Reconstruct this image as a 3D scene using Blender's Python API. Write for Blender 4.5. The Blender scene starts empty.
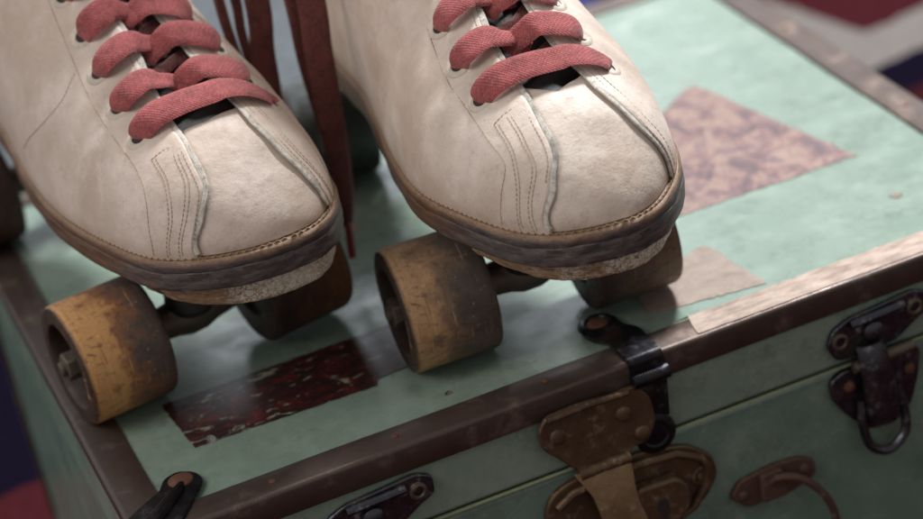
import bpy, bmesh, math, random
import numpy as np
from mathutils import Vector, Matrix
random.seed(7)
MM = 0.001
scene = bpy.context.scene

# ---------------------------------------------------------------- camera
cam_d = bpy.data.cameras.new("Camera"); cam = bpy.data.objects.new("Camera", cam_d)
scene.collection.objects.link(cam); scene.camera = cam
YAW, PITCH, ROLL = 0.26833825, 0.46549773, -0.21542616
CAM = (-103.28, -959.42, 574.19)
def cam_axes():
    cy, sy = math.cos(YAW), math.sin(YAW); cp, sp = math.cos(PITCH), math.sin(PITCH)
    f = Vector((sy*cp, cy*cp, -sp)); r = Vector((cy, -sy, 0)); u = r.cross(f)
    cr, sr = math.cos(ROLL), math.sin(ROLL)
    return cr*r + sr*u, -sr*r + cr*u, f
_r, _u, _f = cam_axes()
M = Matrix((( _r.x, _u.x, -_f.x), (_r.y, _u.y, -_f.y), (_r.z, _u.z, -_f.z))).to_4x4()
M.translation = Vector(CAM)*MM
cam.matrix_world = M
cam_d.sensor_width = 36; cam_d.lens = 2700/923*36
cam_d.clip_start = 0.02; cam_d.clip_end = 50
cam_d.dof.use_dof = True; cam_d.dof.focus_distance = 1.115; cam_d.dof.aperture_fstop = 6.3

# ---------------------------------------------------------------- light
world = bpy.data.worlds.new("World"); scene.world = world; world.use_nodes = True
nt = world.node_tree; nt.nodes.clear()
wo = nt.nodes.new("ShaderNodeOutputWorld"); bg = nt.nodes.new("ShaderNodeBackground")
tc = nt.nodes.new("ShaderNodeTexCoord"); sep = nt.nodes.new("ShaderNodeSeparateXYZ")
nt.links.new(tc.outputs["Generated"], sep.inputs[0])
rmp = nt.nodes.new("ShaderNodeValToRGB"); rmp.color_ramp.interpolation = 'EASE'
e = rmp.color_ramp.elements
e[0].position = 0.30; e[0].color = (0.40, 0.39, 0.39, 1)
e[1].position = 1.0; e[1].color = (0.66, 0.71, 0.78, 1)
mr = nt.nodes.new("ShaderNodeMapRange"); mr.inputs[1].default_value = -1; mr.inputs[2].default_value = 1
nt.links.new(sep.outputs[1], mr.inputs[0]); nt.links.new(mr.outputs[0], rmp.inputs[0])
nt.links.new(rmp.outputs[0], bg.inputs[0]); bg.inputs[1].default_value = 0.66
nt.links.new(bg.outputs[0], wo.inputs[0])

def area(name, loc, target, size, size_y, power, col):
    d = bpy.data.lights.new(name, 'AREA'); d.shape = 'RECTANGLE'; d.size = size; d.size_y = size_y
    d.energy = power; d.color = col
    o = bpy.data.objects.new(name, d); scene.collection.objects.link(o)
    o.location = loc; v = Vector(target) - Vector(loc)
    o.rotation_euler = v.to_track_quat('-Z', 'Y').to_euler()
    return o
area("window_light", (1.75, 1.45, 2.7), (0.25, 0.1, 0.05), 0.6, 0.6, 172, (0.95, 0.98, 1.0))
area("fill_light", (-1.3, -0.2, 1.7), (0.15, 0.1, 0.05), 1.2, 1.2, 16, (1.0, 0.96, 0.92))  # unseen fill lamp added at the front left to lift the dim side
area("lid_reflection_light", (0.88, 2.6, 1.12), (0.25, 0.2, 0.0), 0.95, 0.42, 4.5, (0.86, 0.93, 1.0))  # unseen lamp added low behind to put pale reflections on the lid

scene.view_settings.view_transform = 'Standard'; scene.view_settings.look = 'None'
scene.view_settings.exposure = 0.18; scene.view_settings.gamma = 1.0

# ---------------------------------------------------------------- helpers
def link(o):
    scene.collection.objects.link(o); return o
def empty(name, loc=(0, 0, 0), rz=0.0, label=None, cat=None, group=None):
    o = bpy.data.objects.new(name, None); link(o)
    o.location = Vector(loc)*MM; o.rotation_euler = (0, 0, rz); o.empty_display_size = 0.02
    if label: o["label"] = label
    if cat: o["category"] = cat
    if group: o["group"] = group
    return o
class MB:
    """collects faces in millimetres; build() links ONE mesh object"""
    def __init__(s): s.v = []; s.f = []; s.m = []
    def add(s, verts, faces, mi=0):
        b = len(s.v); s.v += [tuple(map(float, p)) for p in verts]
        for f in faces: s.f.append(tuple(b+i for i in f)); s.m.append(mi)
    def build(s, name, mats, parent=None, smooth=True, angle=35, bevel=0, mtx=None, seg=2):
        me = bpy.data.meshes.new(name)
        vs = [(x*MM, y*MM, z*MM) for x, y, z in s.v]
        me.from_pydata(vs, [], s.f); me.validate()
        if not isinstance(mats, (list, tuple)): mats = [mats]
        for m in mats: me.materials.append(m)
        for p, mi in zip(me.polygons, s.m): p.material_index = mi
        bm = bmesh.new(); bm.from_mesh(me); bmesh.ops.recalc_face_normals(bm, faces=bm.faces)
        bm.to_mesh(me); bm.free()
        if smooth: me.shade_smooth() if hasattr(me, "shade_smooth") else None
        o = bpy.data.objects.new(name, me); link(o)
        if smooth:
            try: me.set_sharp_from_angle(angle=math.radians(angle))
            except Exception: pass
        if bevel:
            bv = o.modifiers.new("bevel", 'BEVEL'); bv.width = bevel*MM; bv.segments = seg; bv.limit_method = 'ANGLE'
            bv.angle_limit = math.radians(30); bv.harden_normals = False
        if parent: o.parent = parent
        return o
    def box(s, x0, x1, y0, y1, z0, z1, mi=0):
        v = [(x, y, z) for x in (x0, x1) for y in (y0, y1) for z in (z0, z1)]
        s.add(v, [(0,1,3,2),(4,6,7,5),(0,4,5,1),(2,3,7,6),(0,2,6,4),(1,5,7,3)], mi); return s
    def grid(s, P, mi=0, closed_u=False, closed_v=False):
        P = np.asarray(P); n, m = P.shape[:2]
        fs = []
        for i in range(n if closed_u else n-1):
            for j in range(m if closed_v else m-1):
                a = i*m+j; b = i*m+(j+1) % m; c = ((i+1) % n)*m+(j+1) % m; d = ((i+1) % n)*m+j
                fs.append((a, b, c, d))
        s.add(P.reshape(-1, 3), fs, mi); return s
    def prism(s, poly, y0, y1, axis='y', mi=0):
        """poly in the plane across `axis`, extruded from y0 to y1"""
        n = len(poly)
        def P(a, b, t): return (a, t, b) if axis == 'y' else ((a, b, t) if axis == 'z' else (t, a, b))
        v = [P(a, b, y0) for a, b in poly] + [P(a, b, y1) for a, b in poly]
        f = [tuple(range(n)), tuple(range(2*n-1, n-1, -1))] + [(i, (i+1) % n, n+(i+1) % n, n+i) for i in range(n)]
        s.add(v, f, mi); return s
    def lathe(s, prof, c=(0, 0, 0), ax=(0, 0, 1), n=32, mi=0):
        """prof: (radius, height) list along ax"""
        ax = Vector(ax).normalized(); t = Vector((1, 0, 0)) if abs(ax.x) < .9 else Vector((0, 1, 0))
        b = ax.cross(t).normalized(); t = b.cross(ax); c = Vector(c); P = []
        for r, h in prof:
            P.append([tuple(c + ax*h + (t*math.cos(a)+b*math.sin(a))*max(r, .001)) for a in [2*math.pi*k/n for k in range(n)]])
        return s.grid(np.array(P), mi, closed_v=True)
    def tube(s, pts, r, n=10, mi=0, closed=False, caps=True):
        pts = [Vector(p) for p in pts]; N = len(pts); P = []; up = None
        for i, p in enumerate(pts):
            if closed: d = pts[(i+1) % N]-pts[i-1]
            else: d = pts[min(i+1, N-1)]-pts[max(i-1, 0)]
            d.normalize()
            if up is None: up = Vector((0, 0, 1)) if abs(d.z) < .9 else Vector((1, 0, 0))
            a = d.cross(up).normalized(); up = a.cross(d).normalized()
            rr = r[i] if isinstance(r, (list, tuple)) else r
            P.append([tuple(p+(a*math.cos(t)+up*math.sin(t))*rr) for t in [2*math.pi*k/n for k in range(n)]])
        b = len(s.v); s.grid(np.array(P), mi, closed_u=closed, closed_v=True)
        if caps and not closed:
            s.f.append(tuple(b+k for k in range(n))); s.m.append(mi)
            s.f.append(tuple(b+(N-1)*n+k for k in range(n))); s.m.append(mi)
        return s
def dome(r, h, base=0.0):
    return [(r, base)] + [(r*math.cos(a), base+.3+h*math.sin(a)) for a in [k*math.pi/12 for k in range(7)]]
def catmull(P, n=24, closed=False):
    P = np.asarray(P, float); N = len(P); out = []
    for i in range(N if closed else N-1):
        if closed: a, b, c, d = P[i-1], P[i], P[(i+1) % N], P[(i+2) % N]
        else:
            b, c = P[i], P[i+1]; a = P[i-1] if i > 0 else 2*b-c; d = P[i+2] if i+2 < N else 2*c-b
        for k in range(n):
            t = k/n; out.append(.5*((2*b)+(c-a)*t+(2*a-5*b+4*c-d)*t*t+(3*b-a-3*c+d)*t**3))
    if not closed: out.append(P[-1])
    return np.array(out)
def resample(P, n):
    P = np.asarray(P, float); s = np.r_[0, np.cumsum(np.linalg.norm(np.diff(P, axis=0), axis=1))]
    q = np.linspace(0, s[-1], n); return np.stack([np.interp(q, s, P[:, k]) for k in range(P.shape[1])], 1)
def round_poly(P, r=2.0, n=4):
    out = []; N = len(P)
    for i in range(N):
        p = Vector(P[i]); a = Vector(P[i-1]); b = Vector(P[(i+1) % N])
        da = (a-p); db = (b-p); q = min(r, da.length*.45, db.length*.45)
        A = p+da.normalized()*q; B = p+db.normalized()*q
        for k in range(n+1):
            t = k/n; out.append(tuple(A*(1-t)**2+p*2*t*(1-t)+B*t*t))
    return out

# ---------------------------------------------------------------- materials
class Mat:
    def __init__(s, name, rough=.5, metal=0., spec=.5):
        s.m = bpy.data.materials.new(name); s.m.use_nodes = True; s.t = s.m.node_tree
        s.b = s.t.nodes["Principled BSDF"]; s.b.inputs["Roughness"].default_value = rough
        s.b.inputs["Metallic"].default_value = metal
        s.b.inputs["Specular IOR Level"].default_value = spec
        s.tc = s.t.nodes.new("ShaderNodeTexCoord")
    def coord(s, scale=(1, 1, 1), src="Object", loc=(0, 0, 0)):
        m = s.t.nodes.new("ShaderNodeMapping"); m.inputs["Scale"].default_value = scale; m.inputs["Location"].default_value = loc
        s.t.links.new(s.tc.outputs[src], m.inputs[0]); return m.outputs[0]
    def noise(s, mm, detail=5, rough=.6, stretch=(1, 1, 1), dist=0., loc=(0, 0, 0)):
        n = s.t.nodes.new("ShaderNodeTexNoise"); n.inputs["Scale"].default_value = 1000/mm
        n.inputs["Detail"].default_value = detail; n.inputs["Roughness"].default_value = rough; n.inputs["Distortion"].default_value = dist
        s.t.links.new(s.coord(stretch, loc=loc), n.inputs["Vector"]); return n.outputs["Fac"]
    def voro(s, mm, feature='F1', stretch=(1, 1, 1), rnd=1.0, warp=None):
        n = s.t.nodes.new("ShaderNodeTexVoronoi"); n.feature = feature; n.inputs["Scale"].default_value = 1000/mm
        n.inputs["Randomness"].default_value = rnd
        s.t.links.new(s.coord(stretch), n.inputs["Vector"]); return n.outputs["Distance"]
    def ramp(s, fac, stops, interp='LINEAR'):
        r = s.t.nodes.new("ShaderNodeValToRGB"); r.color_ramp.interpolation = interp
        while len(r.color_ramp.elements) < len(stops): r.color_ramp.elements.new(.5)
        for el, (p, c) in zip(r.color_ramp.elements, stops):
            el.position = p; el.color = (c, c, c, 1) if isinstance(c, (int, float)) else (*c, 1)
        s.t.links.new(fac, r.inputs[0]); return r.outputs[0]
    def mix(s, fac, a, b, mode='MIX'):
        n = s.t.nodes.new("ShaderNodeMix"); n.data_type = 'RGBA'; n.blend_type = mode
        for k, v in ((0, fac), (6, a), (7, b)):
            if isinstance(v, (int, float)): n.inputs[k].default_value = v if k == 0 else (v, v, v, 1)
            elif isinstance(v, tuple): n.inputs[k].default_value = (*v, 1)
            else: s.t.links.new(v, n.inputs[k])
        return n.outputs[2]
    def math(s, op, a, b=0.):
        n = s.t.nodes.new("ShaderNodeMath"); n.operation = op
        for k, v in ((0, a), (1, b)):
            if isinstance(v, (int, float)): n.inputs[k].default_value = v
            else: s.t.links.new(v, n.inputs[k])
        return n.outputs[0]
    def axis(s, i, lo, hi):
        sp = s.t.nodes.new("ShaderNodeSeparateXYZ"); s.t.links.new(s.tc.outputs["Object"], sp.inputs[0])
        m = s.t.nodes.new("ShaderNodeMapRange"); m.inputs[1].default_value = lo*MM; m.inputs[2].default_value = hi*MM
        s.t.links.new(sp.outputs[i], m.inputs[0]); return m.outputs[0]
    def color(s, c):
        if isinstance(c, tuple): s.b.inputs["Base Color"].default_value = (*c, 1)
        else: s.t.links.new(c, s.b.inputs["Base Color"])
        return s
    def rough(s, c): s.t.links.new(c, s.b.inputs["Roughness"]); return s
    def metal(s, c): s.t.links.new(c, s.b.inputs["Metallic"]); return s
    def bump(s, h, dist=.3, strength=1.0):
        n = s.t.nodes.new("ShaderNodeBump"); n.inputs["Distance"].default_value = dist*MM; n.inputs["Strength"].default_value = strength
        s.t.links.new(h, n.inputs["Height"])
        prev = s.b.inputs["Normal"]
        if prev.is_linked: s.t.links.new(prev.links[0].from_socket, n.inputs["Normal"])
        s.t.links.new(n.outputs[0], prev); return s

def mat_leather(name, base=(0.72, 0.595, 0.515), dark=(0.53, 0.405, 0.32), seed=0):
    m = Mat(name, .52, spec=.35); L = (seed*.37, seed*.21, 0)
    big = m.noise(38, 3, .5, loc=L); mid = m.noise(8, 8, .75, loc=L); fine = m.noise(.9, 3, .6)
    c = m.mix(m.ramp(big, [(.38, 0.), (.64, .75)]), base, dark)
    c = m.mix(m.ramp(mid, [(.46, 0.), (.70, .40)]), c, (0.49, 0.39, 0.33))
    c = m.mix(m.ramp(m.noise(20, 9, .8, loc=(.5+seed, .2, .1)), [(.53, 0.), (.66, .38)]), c, (0.84, 0.76, 0.69))
    # rubbed-through scuffs with crisp edges, scratches, specks
    c = m.mix(m.ramp(m.noise(11, 10, .85, (1, .45, 1), loc=(.9-seed, .6, .3)), [(.600, 0.), (.645, .5)]), c, (0.42, 0.31, 0.235))
    c = m.mix(m.ramp(m.noise(4, 9, .85, (1.4, .35, .9), loc=(.1, .6+seed, .3)), [(.625, 0.), (.66, .6)]), c, (0.36, 0.26, 0.20))
    c = m.mix(m.ramp(m.noise(1.5, 6, .8), [(.63, 0.), (.70, .55)]), c, (0.33, 0.24, 0.18))
    def line(mm, w, stretch, loc):      # thin wandering line where a noise field crosses its middle
        q = m.math('ABSOLUTE', m.math('SUBTRACT', m.noise(mm, 3, .55, stretch, loc=loc), .5)); return m.ramp(q, [(0., 1.), (w, 0.)])
    msk = m.ramp(m.noise(15, 3, loc=(.2, seed, 0)), [(.52, 0.), (.62, .30)])
    cm = m.math('MULTIPLY', m.math('MAXIMUM', line(11, .006, (1, .6, .8), (.3, .1, seed)), line(7, .008, (.5, 1.2, 1), (.7, .4, seed))), msk)
    c = m.mix(cm, c, (0.43, 0.33, 0.26))
    # toe caps scraped and soiled hardest
    tz = m.ramp(m.math('ADD', m.axis(1, -20, -95), m.math('MULTIPLY', m.math('SUBTRACT', mid, .5), 1.4)), [(.35, 0.), (.75, 1.)])
    tsc = m.ramp(m.noise(6, 10, .88, (.7, 1.3, 1.2), loc=(.4+seed, .9, 0)), [(.535, 0.), (.60, .62)])
    c = m.mix(m.math('MULTIPLY', tz, tsc), c, (0.41, 0.315, 0.25))
    c = m.mix(m.ramp(m.noise(26, 9, .82, (1, .8, 1), loc=(.15, .35+seed, .6)), [(.53, 0.), (.62, .42)]), c, (0.50, 0.415, 0.375))
    # soiled towards the welt
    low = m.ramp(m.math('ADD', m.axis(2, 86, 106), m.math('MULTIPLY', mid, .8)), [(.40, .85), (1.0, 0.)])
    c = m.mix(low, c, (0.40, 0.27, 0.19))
    m.color(c); m.rough(m.ramp(mid, [(.3, .40), (.7, .68)]))
    m.bump(m.voro(1.0, 'SMOOTH_F1'), .12, .6); m.bump(cm, -.35, .8); m.bump(mid, .55, .6); m.bump(m.noise(22, 3, .5), 2.6, .5)
    return m.m
def mat_metal(name, base, wear, rust, rough=.42, metal=.8, bump=.25, amt=.55, wmm=6, wst=.8):
    m = Mat(name, rough, metal)
    n1 = m.noise(wmm, 8, .72); n2 = m.noise(18, 5, .6); n3 = m.noise(1.6, 5, .7)
    c = m.mix(m.ramp(n2, [(amt-.1, 0.), (amt+.1, 1.)]), base, rust)
    c = m.mix(m.ramp(n1, [(.55, 0.), (.70, wst)]), c, wear)
    c = m.mix(m.ramp(n3, [(.60, 0.), (.72, .6)]), c, tuple(v*.35 for v in base))
    m.color(c); m.rough(m.ramp(n1, [(.3, rough-.12), (.7, min(rough+.25, .95))]))
    m.metal(m.ramp(n2, [(amt-.1, metal), (amt+.15, metal*.35)]))
    m.bump(n1, bump); m.bump(n3, bump*.4)
    return m.m
def mat_paint(name, base=(0.222, 0.295, 0.232)):
    m = Mat(name, .3, spec=.5)
    big = m.noise(120, 4, .6); mid = m.noise(24, 6, .65)
    c = m.mix(m.ramp(big, [(.38, 0.), (.66, .7)]), base, tuple(v*.86+.02 for v in base))
    c = m.mix(m.ramp(mid, [(.50, 0.), (.72, .5)]), c, tuple(min(1, v*1.15+.02) for v in base))
    c = m.mix(m.ramp(m.noise(5, 8, .75), [(.62, 0.), (.72, .55)]), c, (0.12, 0.19, 0.14))
    c = m.mix(m.ramp(m.noise(60, 8, .8, loc=(.3, .1, 0)), [(.63, 0.), (.69, .5)]), c, (0.40, 0.47, 0.38))
    sc = m.ramp(m.voro(34, 'DISTANCE_TO_EDGE', (1, .35, 1)), [(0., .5), (.006, 0.)])
    c = m.mix(m.math('MULTIPLY', sc, m.ramp(m.noise(40, 2), [(.5, 0.), (.58, 1.)])), c, (0.35, 0.47, 0.40))
    c = m.mix(m.ramp(m.noise(45, 9, .82, loc=(.15, .4, 0)), [(.50, 0.), (.60, .35)]), c, (0.35, 0.42, 0.35))
    c = m.mix(m.ramp(m.noise(30, 9, .85, loc=(.75, .1, 0)), [(.53, 0.), (.60, .5)]), c, (0.13, 0.17, 0.13))
    c = m.mix(m.ramp(m.noise(1.6, 9, .8), [(.63, 0.), (.68, .55)]), c, (0.07, 0.085, 0.065))
    c = m.mix(m.ramp(m.noise(2.6, 9, .8, loc=(.2, .8, .1)), [(.66, 0.), (.70, .6)]), c, (0.46, 0.50, 0.43))
    c = m.mix(m.ramp(m.noise(14, 8, .8, (.25, 1.5, 1), loc=(.6, .3, .1)), [(.64, 0.), (.66, .5)]), c, (0.36, 0.44, 0.37))
    m.color(c); m.rough(m.ramp(mid, [(.35, .20), (.7, .42)]))
    m.bump(m.noise(90, 2, .4), .8, .25); m.bump(m.noise(3, 5, .6), .05, .5)
    return m.m
def mat_wheel(name, tan, brown, dirt, shift=0.0, rough=.5):
    """worn wood-brown composition wheel; local x runs along the axle (outer face at -x)"""
    m = Mat(name, rough, spec=.4)
    ax = m.axis(0, -22, 22); n = m.noise(10, 7, .7); n2 = m.noise(2.2, 6, .7, (.5, 1, 1)); n3 = m.noise(30, 3, .6)
    f = m.math('ADD', m.math('ADD', ax, m.math('MULTIPLY', m.math('SUBTRACT', n, .5), .9)), m.math('MULTIPLY', m.math('SUBTRACT', n3, .5), .8))
    c = m.ramp(m.math('ADD', f, shift), [(0.0, tan), (.30, tan), (.48, brown), (.80, dirt), (1.0, tuple(v*.7 for v in dirt))])
    c = m.mix(m.ramp(n2, [(.55, 0.), (.68, .75)]), c, tuple(v*.30 for v in brown))
    c = m.mix(m.ramp(m.noise(3.5, 6, .7, loc=(.7, .3, .2)), [(.62, 0.), (.72, .55)]), c, tuple(min(1, v*1.5+.05) for v in tan))
    c = m.mix(m.ramp(m.math('ADD', ax, m.math('MULTIPLY', m.math('SUBTRACT', n, .5), .05)), [(.045, 1.), (.085, 0.)]), c, m.ramp(n, [(.35, (0.028, 0.018, 0.014)), (.7, (0.085, 0.05, 0.032))]))
    c = m.mix(m.ramp(m.noise(1.2, 6, .7, (1, .08, .08)), [(.56, 0.), (.64, .45)]), c, tuple(v*.45 for v in brown))
    c = m.mix(m.ramp(m.noise(1.6, 6, .7, (1, .08, .08), loc=(.3, 0, 0)), [(.60, 0.), (.66, .45)]), c, tuple(min(1, v*1.3+.06) for v in tan))
    c = m.mix(m.ramp(m.noise(9, 10, .85, loc=(.3, .2, 0)), [(.58, 0.), (.62, .6)]), c, tuple(v*.5 for v in dirt))
    sx = m.t.nodes.new('ShaderNodeSeparateXYZ'); m.t.links.new(m.tc.outputs['Object'], sx.inputs[0])
    rad = m.math('SQRT', m.math('ADD', m.math('MULTIPLY', sx.outputs[1], sx.outputs[1]), m.math('MULTIPLY', sx.outputs[2], sx.outputs[2])))
    c = m.mix(m.math('LESS_THAN', rad, .0200), c, m.ramp(n, [(.35, (0.020, 0.013, 0.010)), (.7, (0.07, 0.04, 0.025))]))
    m.color(c); m.rough(m.ramp(n2, [(.3, rough-.12), (.7, rough+.2)]))
    m.bump(n2, .25); m.bump(m.voro(2.6), .12)
    return m.m

MAT = {}
MAT['leather_a'] = mat_leather('cream_leather_a', seed=0)
MAT['leather_b'] = mat_leather('cream_leather_b', base=(0.76, 0.64, 0.555), seed=2)
def simple(name, col, rough=.6, bump_mm=None, var=.25, metal=0.):
    m = Mat(name, rough, metal); n = m.noise(6, 6, .7)
    c = m.mix(m.ramp(n, [(.4, 0.), (.7, 1.)]), col, tuple(v*(1-var) for v in col)); m.color(c)
    if bump_mm: m.bump(m.noise(bump_mm, 4, .6), .3)
    return m.m
MAT['lining'] = simple('dark_lining', (0.030, 0.022, 0.020), .8, 2)
MAT['tongue'] = simple('dark_shaded_tongue_leather', (0.022, 0.014, 0.013), .6, 3)  # dark leather, darkened further to paint shade into the lace gap
m = Mat('cut_leather_edge', .7); n = m.noise(4, 6, .7)
m.color(m.ramp(n, [(.3, (0.33, 0.29, 0.24)), (.5, (0.64, 0.60, 0.53)), (.62, (0.55, 0.51, 0.44)), (.75, (0.27, 0.27, 0.24))])); m.bump(m.noise(1.5, 4, .6), .3)
MAT['edge'] = m.m
m = Mat('greyed_binding', .7); n = m.noise(14, 8, .8); n2 = m.noise(1.8, 7, .8)
c = m.ramp(n, [(.38, (0.34, 0.315, 0.265)), (.48, (0.56, 0.51, 0.44)), (.58, (0.74, 0.67, 0.59))]); c = m.mix(m.ramp(n2, [(.52, 0.), (.62, .7)]), c, (0.16, 0.135, 0.105)); m.color(c); m.bump(n2, .5); MAT['binding'] = m.m
MAT['ring'] = simple('worn_cream_leather_ring', (0.62, 0.53, 0.43), .6, 2)
MAT['thread'] = simple('waxed_thread', (0.50, 0.38, 0.27), .7, None, .4)
MAT['welt_thread'] = simple('welt_thread', (0.30, 0.185, 0.10), .7, None, .5)
MAT['seam'] = simple('seam_line', (0.56, 0.46, 0.38), .8)
def mat_lace(name, col, dk):
    m = Mat(name, .9, spec=.2)
    n = m.noise(.8, 3, .7); big = m.noise(7, 7, .75)
    c = m.mix(m.ramp(big, [(.42, 0.), (.62, .85)]), col, dk); c = m.mix(m.ramp(n, [(.48, 0.), (.66, .45)]), c, tuple(min(1, v*1.6+.07) for v in col))
    c = m.mix(m.ramp(m.noise(3, 8, .8), [(.60, 0.), (.66, .5)]), c, tuple(v*.35 for v in dk))
    m.color(c); m.b.inputs["Sheen Weight"].default_value = .25; m.b.inputs["Sheen Roughness"].default_value = .5
    w = m.t.nodes.new("ShaderNodeTexWave"); w.inputs["Scale"].default_value = 420; w.bands_direction = 'DIAGONAL'; w.inputs["Distortion"].default_value = 1.5
    m.t.links.new(m.coord((1, -1, .3)), w.inputs["Vector"]); w2 = m.t.nodes.new("ShaderNodeTexWave"); w2.inputs["Scale"].default_value = 420; w2.bands_direction = 'DIAGONAL'; w2.inputs["Distortion"].default_value = 1.5
    m.t.links.new(m.coord((1, 1, .3)), w2.inputs["Vector"])
    m.bump(m.math('MULTIPLY', w.outputs["Fac"], w2.outputs["Fac"]), .22, .8); m.bump(n, .15, .8); m.bump(m.noise(5, 4, .6), .6, .5); return m.m
MAT['lace'] = mat_lace('rose_red_lace', (0.37, 0.085, 0.085), (0.20, 0.052, 0.046))
MAT['lace_shaded'] = mat_lace('shaded_red_lace', (0.155, 0.042, 0.036), (0.08, 0.024, 0.021))  # same red lace, its colour darkened for the strands in shade
MAT['aglet'] = simple('red_aglet', (0.30, 0.03, 0.035), .25)
# outsole edge: brown leather, dark burnished and scuffed at the toe
m = Mat('sole_edge', .42, spec=.5)
str_ = m.noise(3.2, 10, .85, (.30, .30, 1.6)); big = m.noise(20, 4, .6); fine = m.noise(1.4, 8, .85, (.6, .6, 1.2))
toe = m.math('ADD', m.axis(1, 30, -75), m.math('MULTIPLY', m.math('SUBTRACT', big, .5), .8))
brown = m.ramp(str_, [(.3, (0.075, 0.038, 0.024)), (.55, (0.17, 0.085, 0.048)), (.75, (0.30, 0.17, 0.10))])
navy = m.ramp(str_, [(.3, (0.020, 0.016, 0.018)), (.46, (0.060, 0.046, 0.050)), (.58, (0.14, 0.105, 0.095)), (.72, (0.33, 0.24, 0.18))])
c = m.mix(m.ramp(toe, [(.5, 0.), (.85, 1.)]), brown, navy)
top = m.ramp(m.math('ADD', m.axis(2, 84.5, 91.5), m.math('MULTIPLY', m.math('SUBTRACT', big, .5), .8)), [(.35, 0.), (.75, 1.)])
c = m.mix(top, c, m.ramp(fine, [(.35, (0.16, 0.085, 0.05)), (.65, (0.42, 0.27, 0.165))]))
c = m.mix(m.ramp(m.noise(7, 10, .85, (.5, .5, 1.2)), [(.57, 0.), (.62, .6)]), c, (0.20, 0.12, 0.075))
c = m.mix(m.ramp(fine, [(.60, 0.), (.66, .7)]), c, (0.40, 0.31, 0.24))
m.color(c); m.rough(m.ramp(str_, [(.3, .3), (.7, .6)])); m.bump(str_, .5); m.bump(fine, .2); MAT['sole'] = m.m
# toe tap: cream paint cracked over brown leather
m = Mat('cracked_cream_sole', .6)
big = m.noise(24, 5, .6); n = m.noise(2.2, 6, .7); fib = m.noise(2.5, 7, .8, (.5, .5, 2.5))
nz = m.t.nodes.new("ShaderNodeTexNoise"); nz.inputs["Scale"].default_value = 260; m.t.links.new(m.coord(), nz.inputs["Vector"])
wp = m.t.nodes.new("ShaderNodeMix"); wp.data_type = 'VECTOR'; wp.inputs[0].default_value = .009
m.t.links.new(m.coord(), wp.inputs[4]); m.t.links.new(nz.outputs["Color"], wp.inputs[5])
vo = m.t.nodes.new("ShaderNodeTexVoronoi"); vo.feature = 'DISTANCE_TO_EDGE'; vo.inputs["Scale"].default_value = 330; m.t.links.new(wp.outputs[1], vo.inputs["Vector"]); cr = vo.outputs["Distance"]
cover = m.math('ADD', m.axis(0, -50, 48), m.math('MULTIPLY', m.math('SUBTRACT', big, .5), 1.3))
paint = m.ramp(n, [(.35, (0.62, 0.53, 0.40)), (.6, (0.84, 0.80, 0.69))])
wood = m.ramp(fib, [(.3, (0.10, 0.055, 0.03)), (.5, (0.36, 0.22, 0.12)), (.72, (0.62, 0.47, 0.31))])
pc = m.ramp(m.math('ADD', cover, m.math('MULTIPLY', m.math('SUBTRACT', fib, .5), .8)), [(.40, 0.), (.62, 1.)])
crk = m.ramp(cr, [(.03, 0.), (.12, 1.)]); crk2 = m.mix(m.ramp(cover, [(.7, 0.), (1.1, .8)]), crk, 1.0)
m.color(m.mix(m.math('MULTIPLY', pc, crk2), wood, paint)); m.bump(fib, .35); m.bump(n, .2); MAT['tap'] = m.m
MAT['truck'] = mat_metal('truck_steel', (0.17, 0.145, 0.12), (0.34, 0.29, 0.23), (0.12, 0.075, 0.045), .5, .7)
MAT['dark_steel'] = mat_metal('dark_steel', (0.05, 0.045, 0.042), (0.16, 0.14, 0.12), (0.08, 0.045, 0.03), .5, .6)
MAT['rubber'] = simple('old_rubber', (0.03, 0.025, 0.022), .7, 2)
MAT['nut'] = mat_metal('axle_nut', (0.16, 0.13, 0.10), (0.32, 0.27, 0.20), (0.10, 0.06, 0.035), .5, .7)
MAT['hub'] = mat_metal('hub_steel', (0.075, 0.058, 0.045), (0.10, 0.08, 0.06), (0.06, 0.032, 0.018), .6, .4)
MAT['w_amber'] = mat_wheel('wheel_amber', (0.62, 0.325, 0.125), (0.30, 0.13, 0.06), (0.115, 0.08, 0.068))
MAT['w_tan'] = mat_wheel('wheel_tan', (0.48, 0.28, 0.14), (0.24, 0.145, 0.085), (0.11, 0.08, 0.066), shift=.12)
MAT['w_red'] = mat_wheel('wheel_redbrown', (0.16, 0.065, 0.028), (0.10, 0.038, 0.022), (0.055, 0.026, 0.02), shift=.1)
MAT['w_brown'] = mat_wheel('wheel_greybrown', (0.15, 0.09, 0.055), (0.10, 0.055, 0.038), (0.07, 0.048, 0.04), shift=.1)
MAT['w_black'] = mat_wheel('wheel_black', (0.13, 0.13, 0.125), (0.05, 0.055, 0.052), (0.035, 0.04, 0.037), shift=.35, rough=.28)
MAT['paint'] = mat_paint('green_enamel')
MAT['paint_body'] = mat_paint('green_enamel_body', (0.165, 0.245, 0.195))
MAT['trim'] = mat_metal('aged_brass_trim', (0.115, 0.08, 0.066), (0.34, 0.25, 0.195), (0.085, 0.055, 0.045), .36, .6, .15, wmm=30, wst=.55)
MAT['lip'] = simple('lid_lip', (0.30, 0.33, 0.20), .5)
MAT['japan'] = mat_metal('black_japanned_steel', (0.022, 0.020, 0.024), (0.13, 0.125, 0.15), (0.045, 0.028, 0.022), .30, .7, .15, .62)
MAT['latch'] = mat_metal('worn_dark_nickel', (0.085, 0.085, 0.10), (0.45, 0.45, 0.50), (0.09, 0.06, 0.045), .25, .9, .15, .60)
MAT['rust'] = mat_metal('rusty_rivet', (0.16, 0.065, 0.035), (0.27, 0.13, 0.075), (0.10, 0.045, 0.03), .65, .3)
MAT['oldbrass'] = mat_metal('dirty_brass', (0.155, 0.10, 0.058), (0.42, 0.30, 0.18), (0.085, 0.045, 0.03), .45, .75, .3)
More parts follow.
